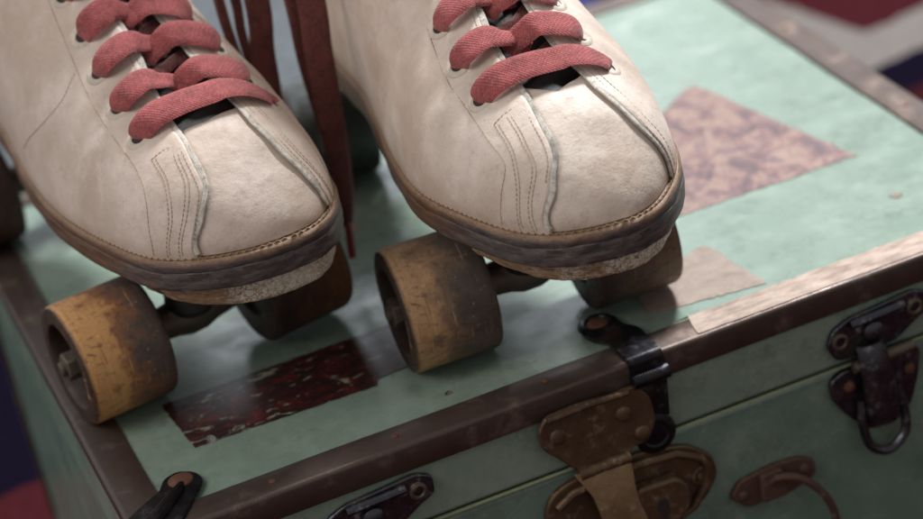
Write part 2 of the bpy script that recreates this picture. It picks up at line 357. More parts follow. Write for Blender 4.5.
MAT['strapbrass'] = mat_metal('worn_brass_strap', (0.46, 0.34, 0.19), (0.68, 0.56, 0.36), (0.22, 0.14, 0.075), .45, .8, .3)
MAT['redrust'] = mat_metal('red_brown_iron', (0.125, 0.068, 0.05), (0.26, 0.17, 0.13), (0.08, 0.042, 0.033), .6, .4)
# stickers
m = Mat('dark_red_sticker', .3); a = m.noise(7, 7, .75, (.6, 1.3, 1), 1.5); b = m.noise(9, 5, .7, (.7, 1.4, 1), 1.0, (.4, 0, 0))
c = m.ramp(a, [(.38, (0.018, 0.012, 0.012)), (.53, (0.045, 0.014, 0.012)), (.63, (0.16, 0.024, 0.018)), (.73, (0.26, 0.13, 0.05))])
c = m.mix(m.ramp(b, [(.60, 0.), (.625, .9)]), c, (0.33, 0.34, 0.27)); m.color(c); m.bump(a, .15); MAT['sticker'] = m.m
m = Mat('pink_marbled_label', .5); a = m.noise(14, 8, .72, (1.0, .7, 1), .9); b = m.voro(15, 'DISTANCE_TO_EDGE', (1, .6, 1))
c = m.ramp(a, [(.38, (0.09, 0.05, 0.055)), (.48, (0.21, 0.10, 0.09)), (.56, (0.34, 0.215, 0.165)), (.66, (0.24, 0.155, 0.105))])
c = m.mix(m.math('MULTIPLY', m.ramp(m.noise(8, 5, .7, (1, .6, 1), 1.5), [(.52, 0.), (.60, .75)]), 1.0), c, (0.13, 0.075, 0.09)); m.color(c); MAT['label_pink'] = m.m
m = Mat('tan_paper', .55); a = m.noise(10, 6, .7)
m.color(m.ramp(a, [(.35, (0.22, 0.15, 0.115)), (.6, (0.34, 0.25, 0.195)), (.75, (0.22, 0.165, 0.13))])); m.bump(a, .3); MAT['paper'] = m.m
m = Mat('highlight_strip', .55); a = m.noise(9, 7, .75, (.5, 1.5, 1))
m.color(m.ramp(a, [(.35, (0.20, 0.12, 0.09)), (.52, (0.42, 0.30, 0.23)), (.70, (0.60, 0.47, 0.38))])); m.bump(a, .3); MAT['trim_highlight'] = m.m  # pale tones painting the highlight on the front trim

# ================================================================ setting
m = Mat('floor_boards', .55); n = m.noise(40, 5, .6, (1, .12, 1))
m.color(m.ramp(n, [(.3, (0.06, 0.04, 0.03)), (.7, (0.13, 0.09, 0.06))])); m.bump(n, .4)
fl = MB().box(-2500, 3500, -2000, 4500, -230, -206).build('floor', m.m, smooth=False); fl["kind"] = "structure"
# woven rug: red field, beige and navy borders
m = Mat('rug_weave', 1.0, spec=0.)
sp = m.t.nodes.new("ShaderNodeSeparateXYZ"); mp = m.t.nodes.new("ShaderNodeMapping"); mp.vector_type = 'POINT'
m.t.links.new(m.tc.outputs["Object"], mp.inputs[0]); m.t.links.new(mp.outputs[0], sp.inputs[0])
wv = m.math('MULTIPLY', m.math('SUBTRACT', m.noise(14, 3), .5), .012)
px = m.math('ADD', sp.outputs[0], wv); py = m.math('ADD', sp.outputs[1], wv)
d = m.math('MINIMUM', px, py)       # distance from the medallion corner (metres)
red = m.ramp(m.noise(6, 6, .7), [(.3, (0.030, 0.006, 0.008)), (.7, (0.060, 0.013, 0.016))])
beige = m.ramp(m.noise(7, 6, .7), [(.3, (0.13, 0.115, 0.105)), (.7, (0.22, 0.195, 0.18))])
navy = m.ramp(m.noise(6, 6, .7), [(.3, (0.004, 0.003, 0.007)), (.7, (0.008, 0.006, 0.014))])
maroon = m.ramp(m.noise(6, 6, .7), [(.3, (0.020, 0.005, 0.007)), (.7, (0.045, 0.011, 0.013))])
c = m.mix(m.math('GREATER_THAN', d, -.098), maroon, navy)
c = m.mix(m.math('GREATER_THAN', d, -.052), c, beige)
c = m.mix(m.math('GREATER_THAN', d, 0.0), c, red)
blue = m.ramp(m.noise(12, 5, .7), [(.3, (0.03, 0.03, 0.10)), (.7, (0.06, 0.06, 0.18))])
pale = m.ramp(m.noise(14, 5, .7), [(.3, (0.07, 0.075, 0.08)), (.7, (0.17, 0.185, 0.195))])
far = m.math('GREATER_THAN', py, .10)
c = m.mix(m.math('MULTIPLY', far, m.math('LESS_THAN', px, -.07)), c, blue)
c = m.mix(m.math('MULTIPLY', far, m.math('LESS_THAN', px, -.17)), c, pale)
w1 = m.math('LESS_THAN', px, -.60); c = m.mix(w1, c, navy)
w2 = m.math('MULTIPLY', w1, m.math('LESS_THAN', py, -.065)); c = m.mix(w2, c, red)
m.color(c); m.bump(m.noise(2.5, 3, .7), 1.2)
g = MB(); nx = 60
P = [[(x, y, 0 if 0 < i < nx and 0 < j < nx else -3) for j, y in enumerate(np.linspace(-1200, 1150, nx+1))] for i, x in enumerate(np.linspace(-1150, 900, nx+1))]
g.grid(np.array(P)); g.grid(np.array([[(x, y, -5) for x, y, z in r] for r in P]))
rug = g.build('rug', m.m); rug.location = Vector((665, 649, -200))*MM; rug.rotation_euler = (0, 0, math.radians(12))
rug["label"] = "dark red woven rug with beige and navy bands lying under the green case"; rug["category"] = "rug"

# ================================================================ the green case
W, D, H = 447.0, 386.0, 199.0
case = empty('suitcase', (0, 0, 0), 0, "old green enamelled case with aged brass edge trim and metal clasps under the skates", "case")
MB().box(1.5, W-1.5, 1.5, D-1.5, -H, -41.4).build('case_body', MAT['paint_body'], case, bevel=2.5)
MB().box(0.8, W-0.8, 0.8, D-0.8, -39.6, -0.9).build('lid', MAT['paint'], case, bevel=2.0)
b = MB()
b.box(10, W-10, -.2, 1.6, -41.1, -40.0)
b.build('lid_lip', MAT['lip'], case, bevel=.3)
rs = random.Random(3)
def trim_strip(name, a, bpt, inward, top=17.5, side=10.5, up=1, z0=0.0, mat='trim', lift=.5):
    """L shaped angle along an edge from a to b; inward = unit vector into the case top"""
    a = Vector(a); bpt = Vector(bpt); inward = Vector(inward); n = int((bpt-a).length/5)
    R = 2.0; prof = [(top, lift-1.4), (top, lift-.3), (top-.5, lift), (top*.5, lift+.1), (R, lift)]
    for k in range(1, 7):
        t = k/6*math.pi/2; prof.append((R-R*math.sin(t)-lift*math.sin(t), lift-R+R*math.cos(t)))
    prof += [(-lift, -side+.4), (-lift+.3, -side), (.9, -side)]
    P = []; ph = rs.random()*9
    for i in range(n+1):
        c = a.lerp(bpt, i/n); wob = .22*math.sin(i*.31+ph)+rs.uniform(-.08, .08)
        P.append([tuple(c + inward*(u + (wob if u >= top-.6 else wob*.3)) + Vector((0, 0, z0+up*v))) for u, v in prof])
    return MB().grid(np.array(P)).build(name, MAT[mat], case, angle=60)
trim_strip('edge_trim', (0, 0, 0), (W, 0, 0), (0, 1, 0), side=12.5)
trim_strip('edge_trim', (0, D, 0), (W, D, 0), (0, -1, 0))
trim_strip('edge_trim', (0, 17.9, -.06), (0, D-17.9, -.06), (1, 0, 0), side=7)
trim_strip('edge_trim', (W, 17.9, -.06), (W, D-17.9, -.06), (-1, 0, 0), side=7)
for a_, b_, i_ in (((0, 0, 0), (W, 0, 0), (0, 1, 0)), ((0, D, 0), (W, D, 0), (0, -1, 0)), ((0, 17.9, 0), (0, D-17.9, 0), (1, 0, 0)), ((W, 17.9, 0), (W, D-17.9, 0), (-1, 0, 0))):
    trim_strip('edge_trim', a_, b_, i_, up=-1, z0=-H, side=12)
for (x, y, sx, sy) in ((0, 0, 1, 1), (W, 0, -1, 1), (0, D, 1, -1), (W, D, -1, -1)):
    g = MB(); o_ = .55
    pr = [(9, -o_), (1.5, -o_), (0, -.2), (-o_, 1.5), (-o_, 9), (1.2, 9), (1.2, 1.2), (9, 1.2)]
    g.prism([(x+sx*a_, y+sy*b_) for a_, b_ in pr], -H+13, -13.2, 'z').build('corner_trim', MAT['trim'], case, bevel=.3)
for x, y in ((188, 9), (62, 8.5), (118, 9), (9, 120), (9.5, 250), (W-9, 140), (W-9, 270)):
    MB().lathe(dome(1.5, .5), (x, y, .5)).build('nail', MAT['rust'], case)
# pale strip painting a highlight on the right half of the front trim
g = MB(); P = []
for i in range(41):
    x = 258 + i*(W-4-258)/40; w = rs.uniform(-.5, .5)
    x0 = x
    fr = -7+rs.uniform(-3, 3) if i == 0 else 0
    P.append([(x0+fr+(4 if i == 0 else 0), 18.9+w, -.1), (x0+(3 if i == 0 else 0), 18.6+w, .85), (x0+(1 if i == 0 else 0), 10, .95), (x0, 3.2+w*.4, .95), (x0, 1.6+w*.3, .9)])
g.grid(np.array(P)).build('highlight_strip', MAT['trim_highlight'], case)["label"] = "pale strip painted as a highlight along the front trim"
# stickers on the lid (thin sheets)
def sheet(name, poly, z, mat, label, jag=.6):
    pts = resample(np.array(list(poly)+[poly[0]], float), 160)[:-1]
    pts = [(x+rs.uniform(-jag, jag), y+rs.uniform(-jag, jag)) for x, y in pts]
    o = MB().prism(pts, z-.75, z, 'z').build(name, MAT[mat], case, smooth=False); o["label"] = label; return o
sheet('sticker', [(39, 107), (42, 60.5), (127, 57.5), (128, 63), (146, 64), (150, 107)], -.60, 'sticker', "dark mottled red sticker flaking near the front edge", .35)
sheet('sticker', [(394, 110), (371, 240), (366, 243), (340, 221), (316, 222), (292, 190), (258, 168), (240, 118), (300, 112.5), (350, 110.5)], -.60, 'label_pink', "torn pink marbled label beside the right shoe", .8)
sheet('sticker', [(253, 60), (262, 66), (276, 69), (293, 77), (298, 76), (300, 50), (303, 25), (280, 29), (256, 33), (249, 37), (251, 50)], -.60, 'paper', "tan paper patch touching the front trim", .5)
for (x, y, r_) in ((203, 201, 6), (169, 214, 4), (214, 184, 2.5), (388, 60, 3), (150, 30, 2)):
    sheet('glue_residue', [(x+r_*math.cos(a_)*rs.uniform(.6, 1.3), y+r_*math.sin(a_)*rs.uniform(.5, 1.0)) for a_ in [k*math.pi/5 for k in range(10)]], -.65, 'paper', "small pale spot of dried glue on the lid", .3)
# corner bracket at the front left corner
br = MB()
pl = round_poly([(-.2, -.2), (17, -.2), (23, 6), (29, 16), (34, 22), (37.5, 29), (36, 37), (29, 42.5), (22, 39.5), (18, 31), (10, 26), (-.2, 18)], 3)
br.prism(pl, .55, 1.9, 'z')
br.prism(round_poly([(0, 1.6), (24, 1.6), (27, -12), (20, -22), (8, -30), (0, -32)], 3), -2.0, -.8, 'y')
br.prism(round_poly([(-.8, 1.6), (22, 1.6), (24, -12), (18, -22), (8, -30), (-.8, -32)], 3), -2.0, -.8, 'x')
brk = br.build('corner_bracket', MAT['japan'], case, bevel=.6)
MB().tube([(2, 2, 1.6), (14, 13, 2.4), (24, 24, 2.4), (28, 30, 2.2)], [3.5, 3.2, 2.6, 1.5], 10).build('rib', MAT['japan'], brk)
MB().lathe(dome(5.6, 1.3), (28.5, 33.5, 1.8)).build('rivet', MAT['rust'], brk)
MB().lathe(dome(3.2, 1.3), (14, -1.9, -10), (0, -1, 0)).build('rivet', MAT['rust'], brk)
# ---- central clasp: strap over the edge, hinge plate, hasp, lock plate
cl = empty('hasp_clasp', (0, 0, 0)); cl.parent = case
s = MB()
s.prism(round_poly([(216, 33), (217.5, 41), (223, 46), (231, 43.5), (234.5, 36), (234.5, 30), (239, 24), (239, 1), (223, 1), (222, 20), (217.5, 26)], 3), .75, 2.2, 'z')
P = []
for k in range(9):
    t = k/8*math.pi/2; P.append([(x, 1.0-3.2*math.sin(t), -1.0+3.2*math.cos(t)) for x in (223, 231, 239)])
P += [[(x, -2.2, z) for x in (223+dx, 231, 239-dx)] for z, dx in ((-9, 0), (-20, 1), (-30, 2))]
P = np.array(P); Q = P.copy(); Q[:, :, 1] += 1.3; Q[:9, :, 2] -= .6
s.grid(P); s.grid(Q)
strap = s.build('edge_strap', MAT['japan'], cl, angle=50)
MB().lathe([(9.2, 0), (9.2, 1.0), (7.6, 2.0), (5.9, 2.0), (5.2, 1.1)], (225.2, 36.5, 1.7)).build('rivet_cup', MAT['japan'], strap)
MB().lathe(dome(5.2, 1.6), (225.2, 36.5, 2.3)).build('rivet', MAT['rust'], strap)
MB().lathe([(.01, .2), (9.5, .2), (9.8, .9), (9.0, 1.5), (6.5, 1.9), (5.5, 1.2), (.01, 1.6)], (229, -1.0, -37), (0, -1, 0), 28).build('lobe', MAT['japan'], strap)
# raised barrel of the strap at the bend
MB().tube([(222.5, -3.2, -8), (239.5, -3.2, -8)], 3.4, 14).build('barrel', MAT['japan'], strap)
hx = MB().prism(round_poly([(176, -15), (181, -9), (198, -8.5), (212, -10), (223, -9), (229, -17), (230, -29), (225, -38), (217, -38.5), (214, -43), (196, -43), (189, -39), (183, -31), (176.5, -24)], 3.0), -4.2, -1.4, 'y').build('hinge_plate', MAT['oldbrass'], cl, bevel=.8)
for x, z in ((184.5, -20), (215.5, -20.5), (222.5, -33)):
    MB().lathe(dome(3.9, 1.6), (x, -4.1, z), (0, -1, 0)).build('rivet', MAT['oldbrass'], hx)
MB().tube([(181, -4.6, -10.4), (200, -4.8, -9.8), (219, -4.6, -10.8)], 1.5, 10).build('rolled_edge', MAT['oldbrass'], hx)
MB().tube([(190, -5.6, -41), (214, -5.6, -41)], 3.0, 14).build('hinge_barrel', MAT['oldbrass'], hx)
hs = MB()
ys = [(-40, -7.5, 187.5, 213.5), (-47, -8.8, 191, 213.5), (-53, -9.4, 193.5, 213), (-62, -9.6, 195, 213.5), (-74, -9.6, 196.5, 216), (-90, -9.4, 197.5, 217.5), (-104, -8.4, 199, 217), (-110, -7, 203, 213)]
P = np.array([[(a_, y+.5, z), (a_+2, y, z), ((a_+b_)/2, y-.5, z), (b_-2, y, z), (b_, y+.5, z)] for z, y, a_, b_ in ys])
Q = P.copy(); Q[:, :, 1] += 1.6; hs.grid(P); hs.grid(Q)
for c_ in (0, -1): hs.grid(np.array([P[:, c_], Q[:, c_]]))
for c_ in (0, -1): hs.grid(np.array([P[c_], Q[c_]]))
hs.build('hasp', MAT['strapbrass'], cl, angle=50)
lp = MB().prism(round_poly([(172, -58), (176, -50), (184, -46), (200, -44), (225, -44), (243, -49), (253, -58), (255, -68), (248, -78), (232, -86), (214, -90), (184, -86), (173, -72)], 4), -1.6, 1.8, 'y').build('lock_plate', MAT['oldbrass'], cl, bevel=.9)
P = [(215, -48.5), (236, -50), (247, -56), (249.5, -61)]
MB().tube([(x, -3.2, z) for x, z in [(178, -55), (186, -50.5), (215, -48)]+P[1:]+[(248, -70), (240, -79), (225, -84)]], 2.0, 10).build('rim', MAT['oldbrass'], lp)
MB().prism(round_poly([(213, -57), (233, -58), (238, -64), (238, -73), (231, -80), (213, -80)], 3), -9.0, -1.4, 'y').build('lock_case', MAT['oldbrass'], lp, bevel=1.6, seg=3)
MB().prism(round_poly([(222, -66), (226, -66), (227, -70), (225, -76), (223, -76), (221, -70)], 1), -9.25, -8.2, 'y').build('keyhole', MAT['lining'], lp)
for x, z in ((246.5, -66), (178, -66)):
    MB().lathe([(5, 0), (5, 1), (3.4, 1.4), (2.6, .6), (2.2, 1.8), (.01, 2.0)], (x, -1.6, z), (0, -1, 0)).build('rivet', MAT['oldbrass'], lp)
# ---- draw latches either side of the clasp (built at x = 340, copied to the left)
def latch():
    la = empty('draw_latch', (340, 0, 0)); la.parent = case
    up = MB().prism(round_poly([(-25, -27), (-21, -20), (-12, -16.5), (2, -15.5), (20, -14), (27, -17), (27, -26), (20, -29), (10, -35), (-6, -37), (-21, -35.5)], 2.5), -2.0, -.9+1.6, 'y').build('top_plate', MAT['latch'], la, bevel=.7)
    for x in (-18.5, 19.5):
        MB().lathe([(4.2, 0), (4.0, 1.0), (2.8, 1.4), (2.2, .5)], (x, -2.0, -26 if x < 0 else -22), (0, -1, 0)).build('eyelet_rivet', MAT['nut'], up)
    MB().tube([(-13, -3.4, -19), (14, -3.4, -18)], 2.2, 10).build('ridge', MAT['latch'], up)
    MB().lathe(dome(5.2, 3.2), (-2, -2.4, -26), (0, -1, 0)).build('stud', MAT['latch'], up)
    lo = MB().prism(round_poly([(-26, -45), (-19, -41.5), (0, -43), (17, -40), (20, -45), (17, -58), (12, -70), (2, -77), (-11, -75), (-20, -64), (-26, -54)], 3), -2.0, -.2+1.8, 'y').build('base_plate', MAT['latch'], la, bevel=.7)
    g = MB(); P = []
    for z, y, w in ((-30, -7.5, 5.5), (-36, -9.5, 6.5), (-46, -10.5, 7), (-58, -9.5, 7.5), (-70, -8, 8)):
        w *= .78; q_ = -6-(z+30)*.06; P.append([(q_-w-2, y+2.5, z), (q_-w, y, z), (q_, y-.7, z), (q_+w, y, z), (q_+w+2, y+2.5, z)])
    P = np.array(P); Q = P.copy(); Q[:, :, 1] += 1.5; g.grid(P); g.grid(Q)
    for c_ in (0, -1): g.grid(np.array([P[:, c_], Q[:, c_]])); g.grid(np.array([P[c_], Q[c_]]))
    g.build('lever', MAT['latch'], la, angle=50)
    lp_ = [(-13, -3.5, -58), (-14.5, -5.0, -70), (-12.5, -6.0, -81), (-4, -6.2, -86), (5, -6.0, -80), (6.5, -5.0, -68), (5, -3.5, -56)]
    MB().tube([tuple(p) for p in catmull(lp_, 6)], 2.3, 10).build('bail', MAT['latch'], la)
    MB().tube([(-15, -4.5, -40), (15, -4.5, -39)], 2.6, 12).build('hinge_pin', MAT['nut'], la)
    for x, z in ((-17, -50), (13, -52)):
        MB().lathe(dome(2.8, 1.2), (x, -2.0, z), (0, -1, 0)).build('rivet', MAT['rust'], lo)
    return la
def copy_tree(o, parent=None, mats=None):
    c = o.copy(); scene.collection.objects.link(c)
    if parent: c.parent = parent
    for ch in list(o.children): copy_tree(ch, c, mats)
    return c
la = latch(); lb = copy_tree(la, case); lb.location.x = 100*MM
# ---- handle staple on the lower front
hd = MB().prism(round_poly([(258, -84), (264, -77), (281, -75), (294, -76), (301, -80), (301, -88), (288, -92), (266, -92)], 3), -1.6, 1.8, 'y').build('handle_plate', MAT['redrust'], case, bevel=.8)
MB().tube([tuple(p) for p in catmull([(277, -3.5, -82), (281, -8, -78), (290, -11, -81), (299, -12, -93), (303, -11, -108), (300, -10, -124), (288, -9, -132), (276, -8, -126), (274, -6, -110)], 8)], 1.9, 10).build('ring', MAT['redrust'], hd)
MB().prism(round_poly([(273, -76), (284, -76), (285, -90), (272, -90)], 2), -5.5, -1.4, 'y').build('staple', MAT['redrust'], hd, bevel=1.4)
for x, z in ((264.5, -84.5), (295.5, -82.5)):
    MB().lathe(dome(2.6, 1.3), (x, -1.7, z), (0, -1, 0)).build('rivet', MAT['redrust'], hd)

# ================================================================ the boots
OUT = {'A': [(24,-89),(4,-86),(-15,-75),(-29,-58),(-38,-27),(-44,16),(-43,61),(-39,95),(-34,130),(-31,165),(-28,192),(-15,218),(5,228),(24,218),(38,192),(44,165),(50,130),(59,95),(63,55),(67.5,15),(66.5,-20),(62,-50),(54,-71),(41,-85.5)],
       'B': [(19,-104),(4,-102),(-9,-96),(-22,-82),(-35,-54),(-45,-22),(-46,18),(-43,60),(-40,100),(-42,140),(-42,178),(-33,205),(-14,215),(6,206),(14,178),(22,140),(36,105),(51,70),(61.5,30),(66.5,-10),(63.5,-45),(56.5,-70.5),(44,-91.5),(31,-102)]}
ZB, ZS = 91.3, 76.0
HP = [(0,0),(2,6.2),(5,11.6),(10,18.4),(16,25),(24,31.8),(34,37.7),(46,42.7),(60,47.7),(75,55.7),(93,64.7),(112,74.7),(135,92),(160,118),(180,158),(195,190),(215,196),(290,196)]
def inset(P, r):
    P = np.asarray(P); T = np.roll(P, -1, 0)-np.roll(P, 1, 0); T = T/np.linalg.norm(T, axis=1)[:, None]
    N = np.stack([-T[:, 1], T[:, 0]], 1)
    A = np.sum(P[:, 0]*np.roll(P[:, 1], -1)-P[:, 1]*np.roll(P[:, 0], -1))
    if A < 0: N = -N
    return P+N*r
class Boot:
    def __init__(s, k):
        s.k = k; o = catmull(OUT[k], 16, True)[:]; s.sole = o; u = inset(o, 3.5); s.up = u
        i0 = int(np.argmin(u[:, 1])); i1 = int(np.argmax(u[:, 1])); s.y0 = u[i0, 1]; s.y1 = u[i1, 1]; n = len(u)
        def arc(a, b):
            idx = [a]
            while idx[-1] != b: idx.append((idx[-1]+1) % n)
            return u[idx]
        c1 = arc(i0, i1); c2 = arc(i1, i0)[::-1]
        if c1[len(c1)//2, 0] > c2[len(c2)//2, 0]: c1, c2 = c2, c1
        s.L, s.R = c1, c2; s.len = s.y1-s.y0
        hp = catmull(HP, 8); s.hd, s.hz = hp[:, 0], hp[:, 1]
    def S(s, d, t, off=0.):
        d = np.clip(np.asarray(d, float), 1e-3, s.len-1e-3); t = np.asarray(t, float); t = np.clip(t, -1, 1); d, t = np.broadcast_arrays(d, t)
        y = s.y0+d
        xl = np.interp(y, s.L[:, 1], s.L[:, 0]); xr = np.interp(y, s.R[:, 1], s.R[:, 0])
        h = np.interp(d, s.hd, s.hz); e = (s.len-d)
        h = h*np.where(e < 30, np.sqrt(np.clip(1-(1-e/30)**2, 0, 1))**.35, 1)
        w = np.clip(d/90, 0, 1); xc = .5*(xl+xr)+w*4.*np.clip((200-d)/100, 0, 1)
        ph = (1-np.abs(t))*np.pi/2
        px = np.interp(d, [0,30,80,140,180,300], [.92,.86,.92,.98,.8,.7])+np.where(t > 0, np.interp(d, [0,20,60,115], [0,.17,.2,.2+(.3 if s.k == 'B' else 0)]), 0)
        pz = np.interp(d, [0,30,80,140,180,300], [.95,.9,.97,1.0,.8,.6])
        side = np.where(t < 0, xl, xr); x = xc+(side-xc)*np.cos(ph)**px; z = h*np.sin(ph)**pz
        k = 1-.22*np.clip((z-60)/120, 0, 1)*np.clip((d-140)/60, 0, 1); x = xc+(x-xc)*k
        P = np.stack([x, y, ZB+z], -1)
        if np.any(np.asarray(off) != 0): P = P+s.N(d, t)*np.asarray(off)[..., None]
        return P
    def N(s, d, t):
        a = s.S(d+.8, t)-s.S(np.maximum(d-.8, .02), t); b = s.S(d, np.clip(t+.012, -1, 1))-s.S(d, np.clip(t-.012, -1, 1))
        n = np.cross(b, a); n = n/(np.linalg.norm(n, axis=-1)[..., None]+1e-12)
        c = s.S(d, t)-np.array([.0, 0, ZB]); c = c-np.stack([0*d+np.mean(s.up[:, 0]), c[..., 1]+0.0, 0*d], -1)  # outward guess
        c[..., 1] = np.where(np.asarray(d) < 20, -20., 0); c[..., 2] += 5
        return np.where(np.sum(n*c, -1)[..., None] < 0, -n, n)
FE = {'A': dict(L=[(12,-1),(12.8,-.9),(13.4,-.6),(16.3,-.37),(21,-.25),(34.6,-.177),(52.7,-.164),(68,-.14),(87,-.11),(103,-.09),(140,-.08),(175,-.07),(200,-.06),(222,0),(300,0)],
               R=[(12,1),(11.5,.85),(14,.63),(21.4,.42),(33,.30),(47.5,.25),(69,.20),(86,.165),(103,.15),(140,.12),(175,.1),(200,.08),(222,0),(300,0)],
               throat=[(-1,64),(-.3,54),(-.15,45),(0,44.5),(.2,48),(.35,54),(1,64)],
               hl=[(55.1,-.34),(73.7,-.325),(93.9,-.298),(113.2,-.258),(132,-.24),(150,-.23)], hr=[(55.6,.50),(68.3,.42),(88.1,.37),(107.6,.33),(128,.31),(148,.30)],
               seams=[[(136.3,-.311),(112.6,-.351),(83.6,-.418),(45.6,-.478),(32,-.62),(27.0,-.86),(26.6,-.99)], [(40.2,-.351),(28.2,-.418),(20.4,-.639),(20.0,-.97)], [(34.6,-.237),(22.5,-.331),(16.6,-.585),(16.0,-.97)],
                      [(36.8,-.205),(40,-.28),(41.1,-.385)], [(104,-.385),(104.6,-.538),(118.2,-.712),(144.3,-.893)], [(140,.42),(110,.44),(80,.52),(45,.62),(28,.78),(24,.97)], [(60,.30),(34,.39),(22,.52),(16,.75),(15.5,.97)]]),
      'B': dict(L=[(7,-1),(8.6,-.88),(10.4,-.518),(13.8,-.344),(19.7,-.205),(33.4,-.171),(53.7,-.157),(74.7,-.151),(91,-.145),(140,-.11),(175,-.09),(200,-.07),(222,0),(300,0)],
               R=[(24,1),(24,.95),(25,.766),(27.5,.51),(38.5,.30),(54,.2),(68,.15),(82,.13),(110,.12),(140,.1),(175,.09),(200,.07),(222,0),(300,0)],
               throat=[(-1,66),(-.3,60),(-.124,51.5),(0,44),(.17,49.5),(.3,58),(1,66)],
               hl=[(58.1,-.35),(78,-.338),(99.8,-.33),(120,-.30),(140,-.28)], hr=[(57.6,.40),(74,.33),(94,.31),(114,.30),(136,.29)],
               seams=[[(105.2,-.385),(74.2,-.425),(62.1,-.431),(38.9,-.492),(27.8,-.545),(24.6,-.75),(24,-.98)], [(42,-.371),(27.8,-.431),(18.6,-.62),(15,-.97)], [(41.1,-.284),(27.8,-.318),(17,-.43),(11.1,-.906),(11,-.97)],
                      [(42.9,-.20),(43.8,-.311),(43.4,-.398)], [(80,.22),(54,.29),(42,.38),(32,.55),(29,.8),(28.5,.97)]])}

def quarter(bt, side, edge, mat_l, parent):
    """one side panel of the boot as a shell laid over the toe piece"""
    E = catmull(edge, 10); n = 230
    # more points near the toe, by arc length in millimetres
    P3 = bt.S(E[:, 0], E[:, 1]); s = np.r_[0, np.cumsum(np.linalg.norm(np.diff(P3, axis=0), axis=1))]
    q = np.linspace(0, s[-1], n); Ed = np.interp(q, s, E[:, 0]); Et = np.interp(q, s, E[:, 1])
    Ed = np.minimum(Ed, bt.len-.5)
    v = np.linspace(0, 1, n); Fd = Ed[0]+(bt.len-.5-Ed[0])*v**1.08
    Fd = np.minimum(np.maximum(Fd, Ed[0]), bt.len-.5)
    m = 64; k = np.linspace(0, 1, m)
    u = np.r_[0, .006, .014, .024, k[2:]*.97+.03]; u = np.unique(np.clip(u, 0, 1)); m = len(u)
    Dg = Ed[:, None]*(1-u)+Fd[:, None]*u; Tg = Et[:, None]*(1-u)+side*u[None, :]
    rnd = lambda x: x
    dist = np.linalg.norm(bt.S(Dg, Tg)-bt.S(Dg[:, :1]+0*Dg, Tg[:, :1]+0*Tg), axis=-1)
    off = 1.15+.85*np.clip(dist/1.2, 0, 1)**.6
    # folded, slightly lifted edge with waviness
    lift = np.exp(-dist/6.)*np.clip((Dg-14)/25, 0, 1)*(.5+.35*np.sin(Dg*.21+side))
    crs = .55*np.sin(Dg*.33+Tg*5)*np.exp(-((Dg-78)/24)**2)*np.clip(1-abs(abs(Tg)-.55)/.4, 0, 1)
    outer = bt.S(Dg, Tg, off+lift+crs); inner = bt.S(Dg, Tg, -.5+lift*.8)
    outer[:, -1, 2] = ZB-.5
    g = MB(); g.grid(outer, 0); g.grid(inner, 2)
    # the cut edge: cream-grey rim
    mid = .5*(outer[:, 0]+inner[:, 0]); T = outer[:, 1]-outer[:, 0]; T /= np.linalg.norm(T, axis=-1)[:, None]+1e-9
    rim = np.stack([outer[:, 0], outer[:, 0]*.7+inner[:, 0]*.3-T*.55, mid-T*.7, outer[:, 0]*.2+inner[:, 0]*.8-T*.5, inner[:, 0]], 1)
    g.grid(rim, 1)
    return g.build('side_panel', [mat_l, MAT['edge'], MAT['lining']], parent, angle=70)

def ribbon(g, C, Wd, Nn, width, th=1.1, mi=0, n=9, bulge=.5):
    """flat lace: C centre path, Wd width directions, Nn normals; width may be an array"""
    C = np.asarray(C); N = len(C); width = np.broadcast_to(width, (N,))
    P = []; ph_ = float(abs(C[0][0])+abs(C[0][1]))
    bl = lambda i: bulge*(.6+1.1*math.sin(i*.16+ph_))
    for i in range(N):
        row = []
        for k in range(n):
            a = -1+2*k/(n-1); row.append(C[i]+Wd[i]*a*width[i]/2+Nn[i]*(th*.5*(1-a**8)**.5+bl(i)*(1-a*a)))
        for k in range(n-2, 0, -1):
            a = -1+2*k/(n-1); row.append(C[i]+Wd[i]*a*width[i]/2+Nn[i]*(-th*.5*(1-a**8)**.5+bl(i)*(1-a*a)))
        P.append(row)
    b = len(g.v); g.grid(np.array(P), mi, closed_v=True); m = 2*n-2
    g.f.append(tuple(b+k for k in range(m))); g.m.append(mi); g.f.append(tuple(b+(N-1)*m+k for k in range(m))); g.m.append(mi)
def unit(a): return a/(np.linalg.norm(a, axis=-1)[..., None]+1e-9)

def lace_piece(bt, ctrl, parent, width=11., seed=0, twist=0., mat='lace', wdir=None, name='lace'):
    """ctrl: (d, t, offset[, width factor])"""
    cc = np.array([c if len(c) == 4 else (*c, 1.) for c in ctrl], float); K = resample(catmull(cc, 12), 44)
    C = bt.S(K[:, 0], K[:, 1])+bt.N(K[:, 0], K[:, 1])*K[:, 2:3]
    T = unit(np.gradient(C, axis=0)); Nn = bt.N(K[:, 0], K[:, 1]); Nn = Nn*.62+np.array([-.05, -.38, .5]); Nn = unit(Nn)
    Wd = unit(np.cross(Nn, T)); Nn = unit(np.cross(T, Wd))
    tw = twist*np.linspace(-.3, 1, len(C))+.16*np.sin(np.linspace(0, 6, len(C))+seed*1.7)
    W2 = Wd*np.cos(tw)[:, None]+Nn*np.sin(tw)[:, None]; N2 = -Wd*np.sin(tw)[:, None]+Nn*np.cos(tw)[:, None]
    if np.mean(N2[:, 2]) < 0: N2 = -N2
    g = MB(); ribbon(g, C, W2, N2, width*K[:, 3]*(1+.03*np.sin(np.linspace(0, 14, len(C))+seed)), 1.3, bulge=.35)
    return g.build(name, MAT[mat], parent, angle=80)

